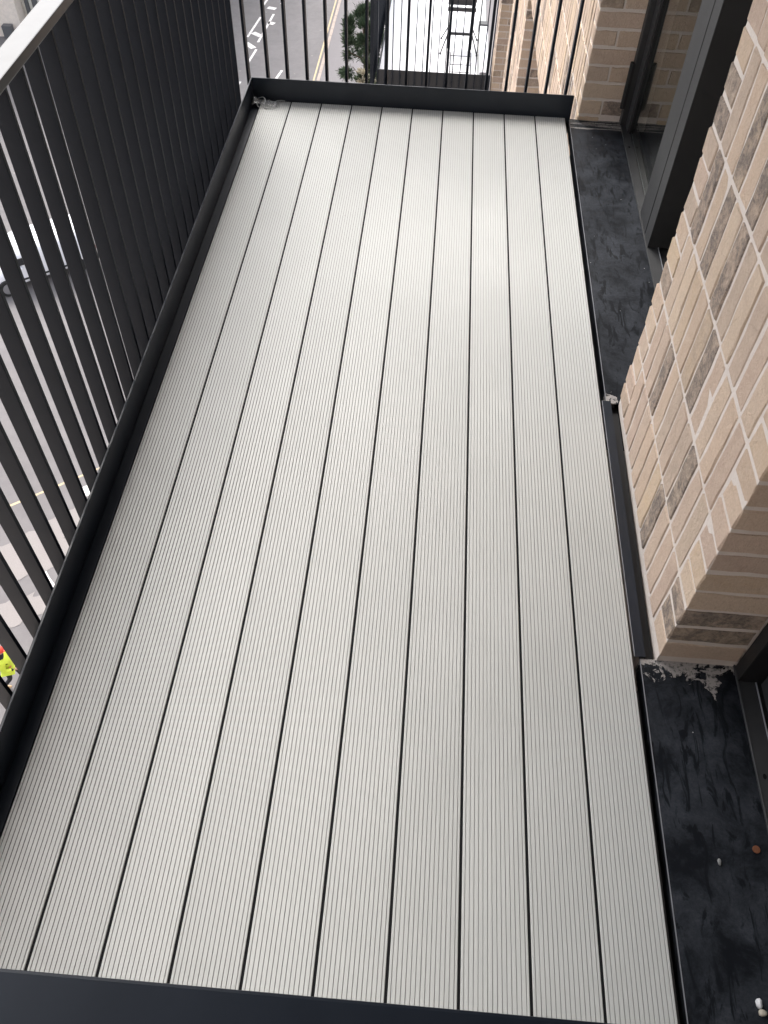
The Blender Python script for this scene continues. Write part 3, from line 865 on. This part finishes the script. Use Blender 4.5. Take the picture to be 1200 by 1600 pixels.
for x in (-1.36, 1.36):
    for y in (-0.84, 0.84):
        wme = MB().tube((0, -0.11, 0), (0, 0.11, 0), 0.33, 24)
        w = wme.build('wheel', M['tyre'], car, 0.02, 2, loc=(x, y, 0.33))
        MB().tube((0, 0.115*(1 if y > 0 else -1), 0), (0, 0.135*(1 if y > 0 else -1), 0), 0.21, 18).build('rim', M['rim'], w)
for y in (-0.6, 0.6):
    MB().box(2.13, 2.20, y-0.16, y+0.16, 0.62, 0.74).build('headlight', M['lamp'], car, 0.02, 2)
    MB().box(-2.28, -2.2, y-0.14, y+0.14, 0.72, 0.86).build('tail_light', plain('red_lens', (0.25, 0.02, 0.02), 0.2), car, 0.02, 2)
for y in (-0.98, 0.98):
    MB().box(0.62, 0.80, y-0.09, y+0.09, 0.94, 1.06).build('mirror', M['carwhite'], car, 0.03, 2)

# ------------------------------------------------------------------ site worker down on the road
M['hivis'] = plain('hi_vis_yellow', (0.60, 0.72, 0.06), 0.7)
M['orange'] = plain('orange_band', (0.62, 0.20, 0.10), 0.6)
M['helmet'] = plain('red_helmet', (0.70, 0.07, 0.04), 0.35)
M['trouser'] = plain('black_trousers', (0.012, 0.012, 0.016), 0.8)
M['boot'] = plain('tan_boot', (0.48, 0.33, 0.19), 0.7)
M['skin'] = plain('skin', (0.45, 0.28, 0.21), 0.6)
def skinned(name, joints, edges, mat, parent, root=0, lv=2):
    me = bpy.data.meshes.new(name)
    me.from_pydata([j[0] for j in joints], edges, [])
    o = link(name, me, parent)
    sk = o.modifiers.new('skin', 'SKIN'); sk.use_smooth_shade = True
    sv = me.skin_vertices[0].data
    for i, j in enumerate(joints):
        r = j[1]; sv[i].radius = r if isinstance(r, tuple) else (r, r); sv[i].use_root = (i == root)
    ss = o.modifiers.new('sub', 'SUBSURF'); ss.levels = lv; ss.render_levels = lv
    me.materials.append(mat)
    return o
wk = empty('person', (-8.98, 9.02, GZ)); wk.rotation_euler = (0, 0, 0.35)
tag(wk, 'worker in yellow hi-vis jacket and red helmet walking on the road', 'person')
# faces +x, left is +y; left foot forward
J_ = [((0, 0, 0.94), (0.13, 0.16)), ((0.01, 0, 1.18), (0.12, 0.15)), ((0.02, 0, 1.40), (0.11, 0.17)), ((0.03, 0, 1.52), 0.055), ((0.05, 0, 1.60), 0.075), ((0.06, 0, 1.70), 0.085), ((0.06, 0, 1.76), 0.05),
      ((0, 0.10, 0.88), 0.095), ((0.14, 0.11, 0.50), 0.062), ((0.16, 0.11, 0.10), 0.045),
      ((0, -0.10, 0.88), 0.095), ((-0.04, -0.11, 0.48), 0.062), ((-0.30, -0.11, 0.16), 0.045),
      ((0.02, 0.21, 1.40), 0.065), ((-0.06, 0.27, 1.13), 0.048), ((0.10, 0.25, 0.92), 0.036),
      ((0.02, -0.21, 1.40), 0.065), ((0.02, -0.27, 1.13), 0.048), ((0.22, -0.22, 1.05), 0.036)]
E_ = [(0, 1), (1, 2), (2, 3), (3, 4), (4, 5), (5, 6), (0, 7), (7, 8), (8, 9), (0, 10), (10, 11), (11, 12), (2, 13), (13, 14), (14, 15), (2, 16), (16, 17), (17, 18)]
body = skinned('body', J_, E_, M['trouser'], wk)
JV = [((0, 0, 0.80), (0.17, 0.21)), ((0.0, 0, 0.98), (0.165, 0.205)), ((0.01, 0, 1.2), (0.15, 0.19)), ((0.02, 0, 1.41), (0.13, 0.20)), ((0.03, 0, 1.50), (0.08, 0.10)),
      ((0.02, 0.22, 1.41), 0.085), ((-0.06, 0.28, 1.13), 0.068), ((0.08, 0.255, 0.95), 0.055), ((0.02, -0.22, 1.41), 0.085), ((0.02, -0.28, 1.13), 0.068), ((0.18, -0.235, 1.065), 0.055)]
skinned('jacket', JV, [(0, 1), (1, 2), (2, 3), (3, 4), (3, 5), (5, 6), (6, 7), (3, 8), (8, 9), (9, 10)], M['hivis'], wk, 1)
def band_(z, rx, ry, h, name, mat):
    m = MB(); n = 20; b = []
    for zz in (z, z+h):
        for i in range(n):
            tt = 2*math.pi*i/n; m.v.append((rx*math.cos(tt), ry*math.sin(tt), zz))
    for i in range(n):
        j = (i+1) % n; m.f.append((i, j, n+j, n+i))
    return m.build(name, mat, wk)
band_(1.02, 0.172, 0.213, 0.06, 'reflective_band', M['orange'])
def ball(name, c, r, mat, parent, cut=None):
    bm = bmesh.new(); bmesh.ops.create_uvsphere(bm, u_segments=16, v_segments=10, radius=1)
    for v in bm.verts:
        z = v.co.z if cut is None else max(v.co.z, cut)
        v.co = Vector((c[0]+v.co.x*r[0], c[1]+v.co.y*r[1], c[2]+z*r[2]))
    me = bpy.data.meshes.new(name); bm.to_mesh(me); bm.free()
    for p in me.polygons: p.use_smooth = True
    me.materials.append(mat); return link(name, me, parent)
ball('face', (0.062, 0, 1.655), (0.092, 0.078, 0.115), M['skin'], wk)
ball('helmet', (0.05, 0, 1.70), (0.142, 0.118, 0.125), M['helmet'], wk, 0.0)
ball('helmet_brim', (0.12, 0, 1.70), (0.13, 0.10, 0.012), M['helmet'], wk)
for (x, y, z, s) in ((0.22, 0.11, 0.055, 0), (-0.26, -0.11, 0.10, 1)):
    ball('boot', (x, y, z), (0.145, 0.052, 0.06), M['boot'], wk, -0.9)
for c in ((0.13, 0.25, 0.88), (0.27, -0.21, 1.04)):
    ball('hand', c, (0.045, 0.03, 0.05), M['skin'], wk)
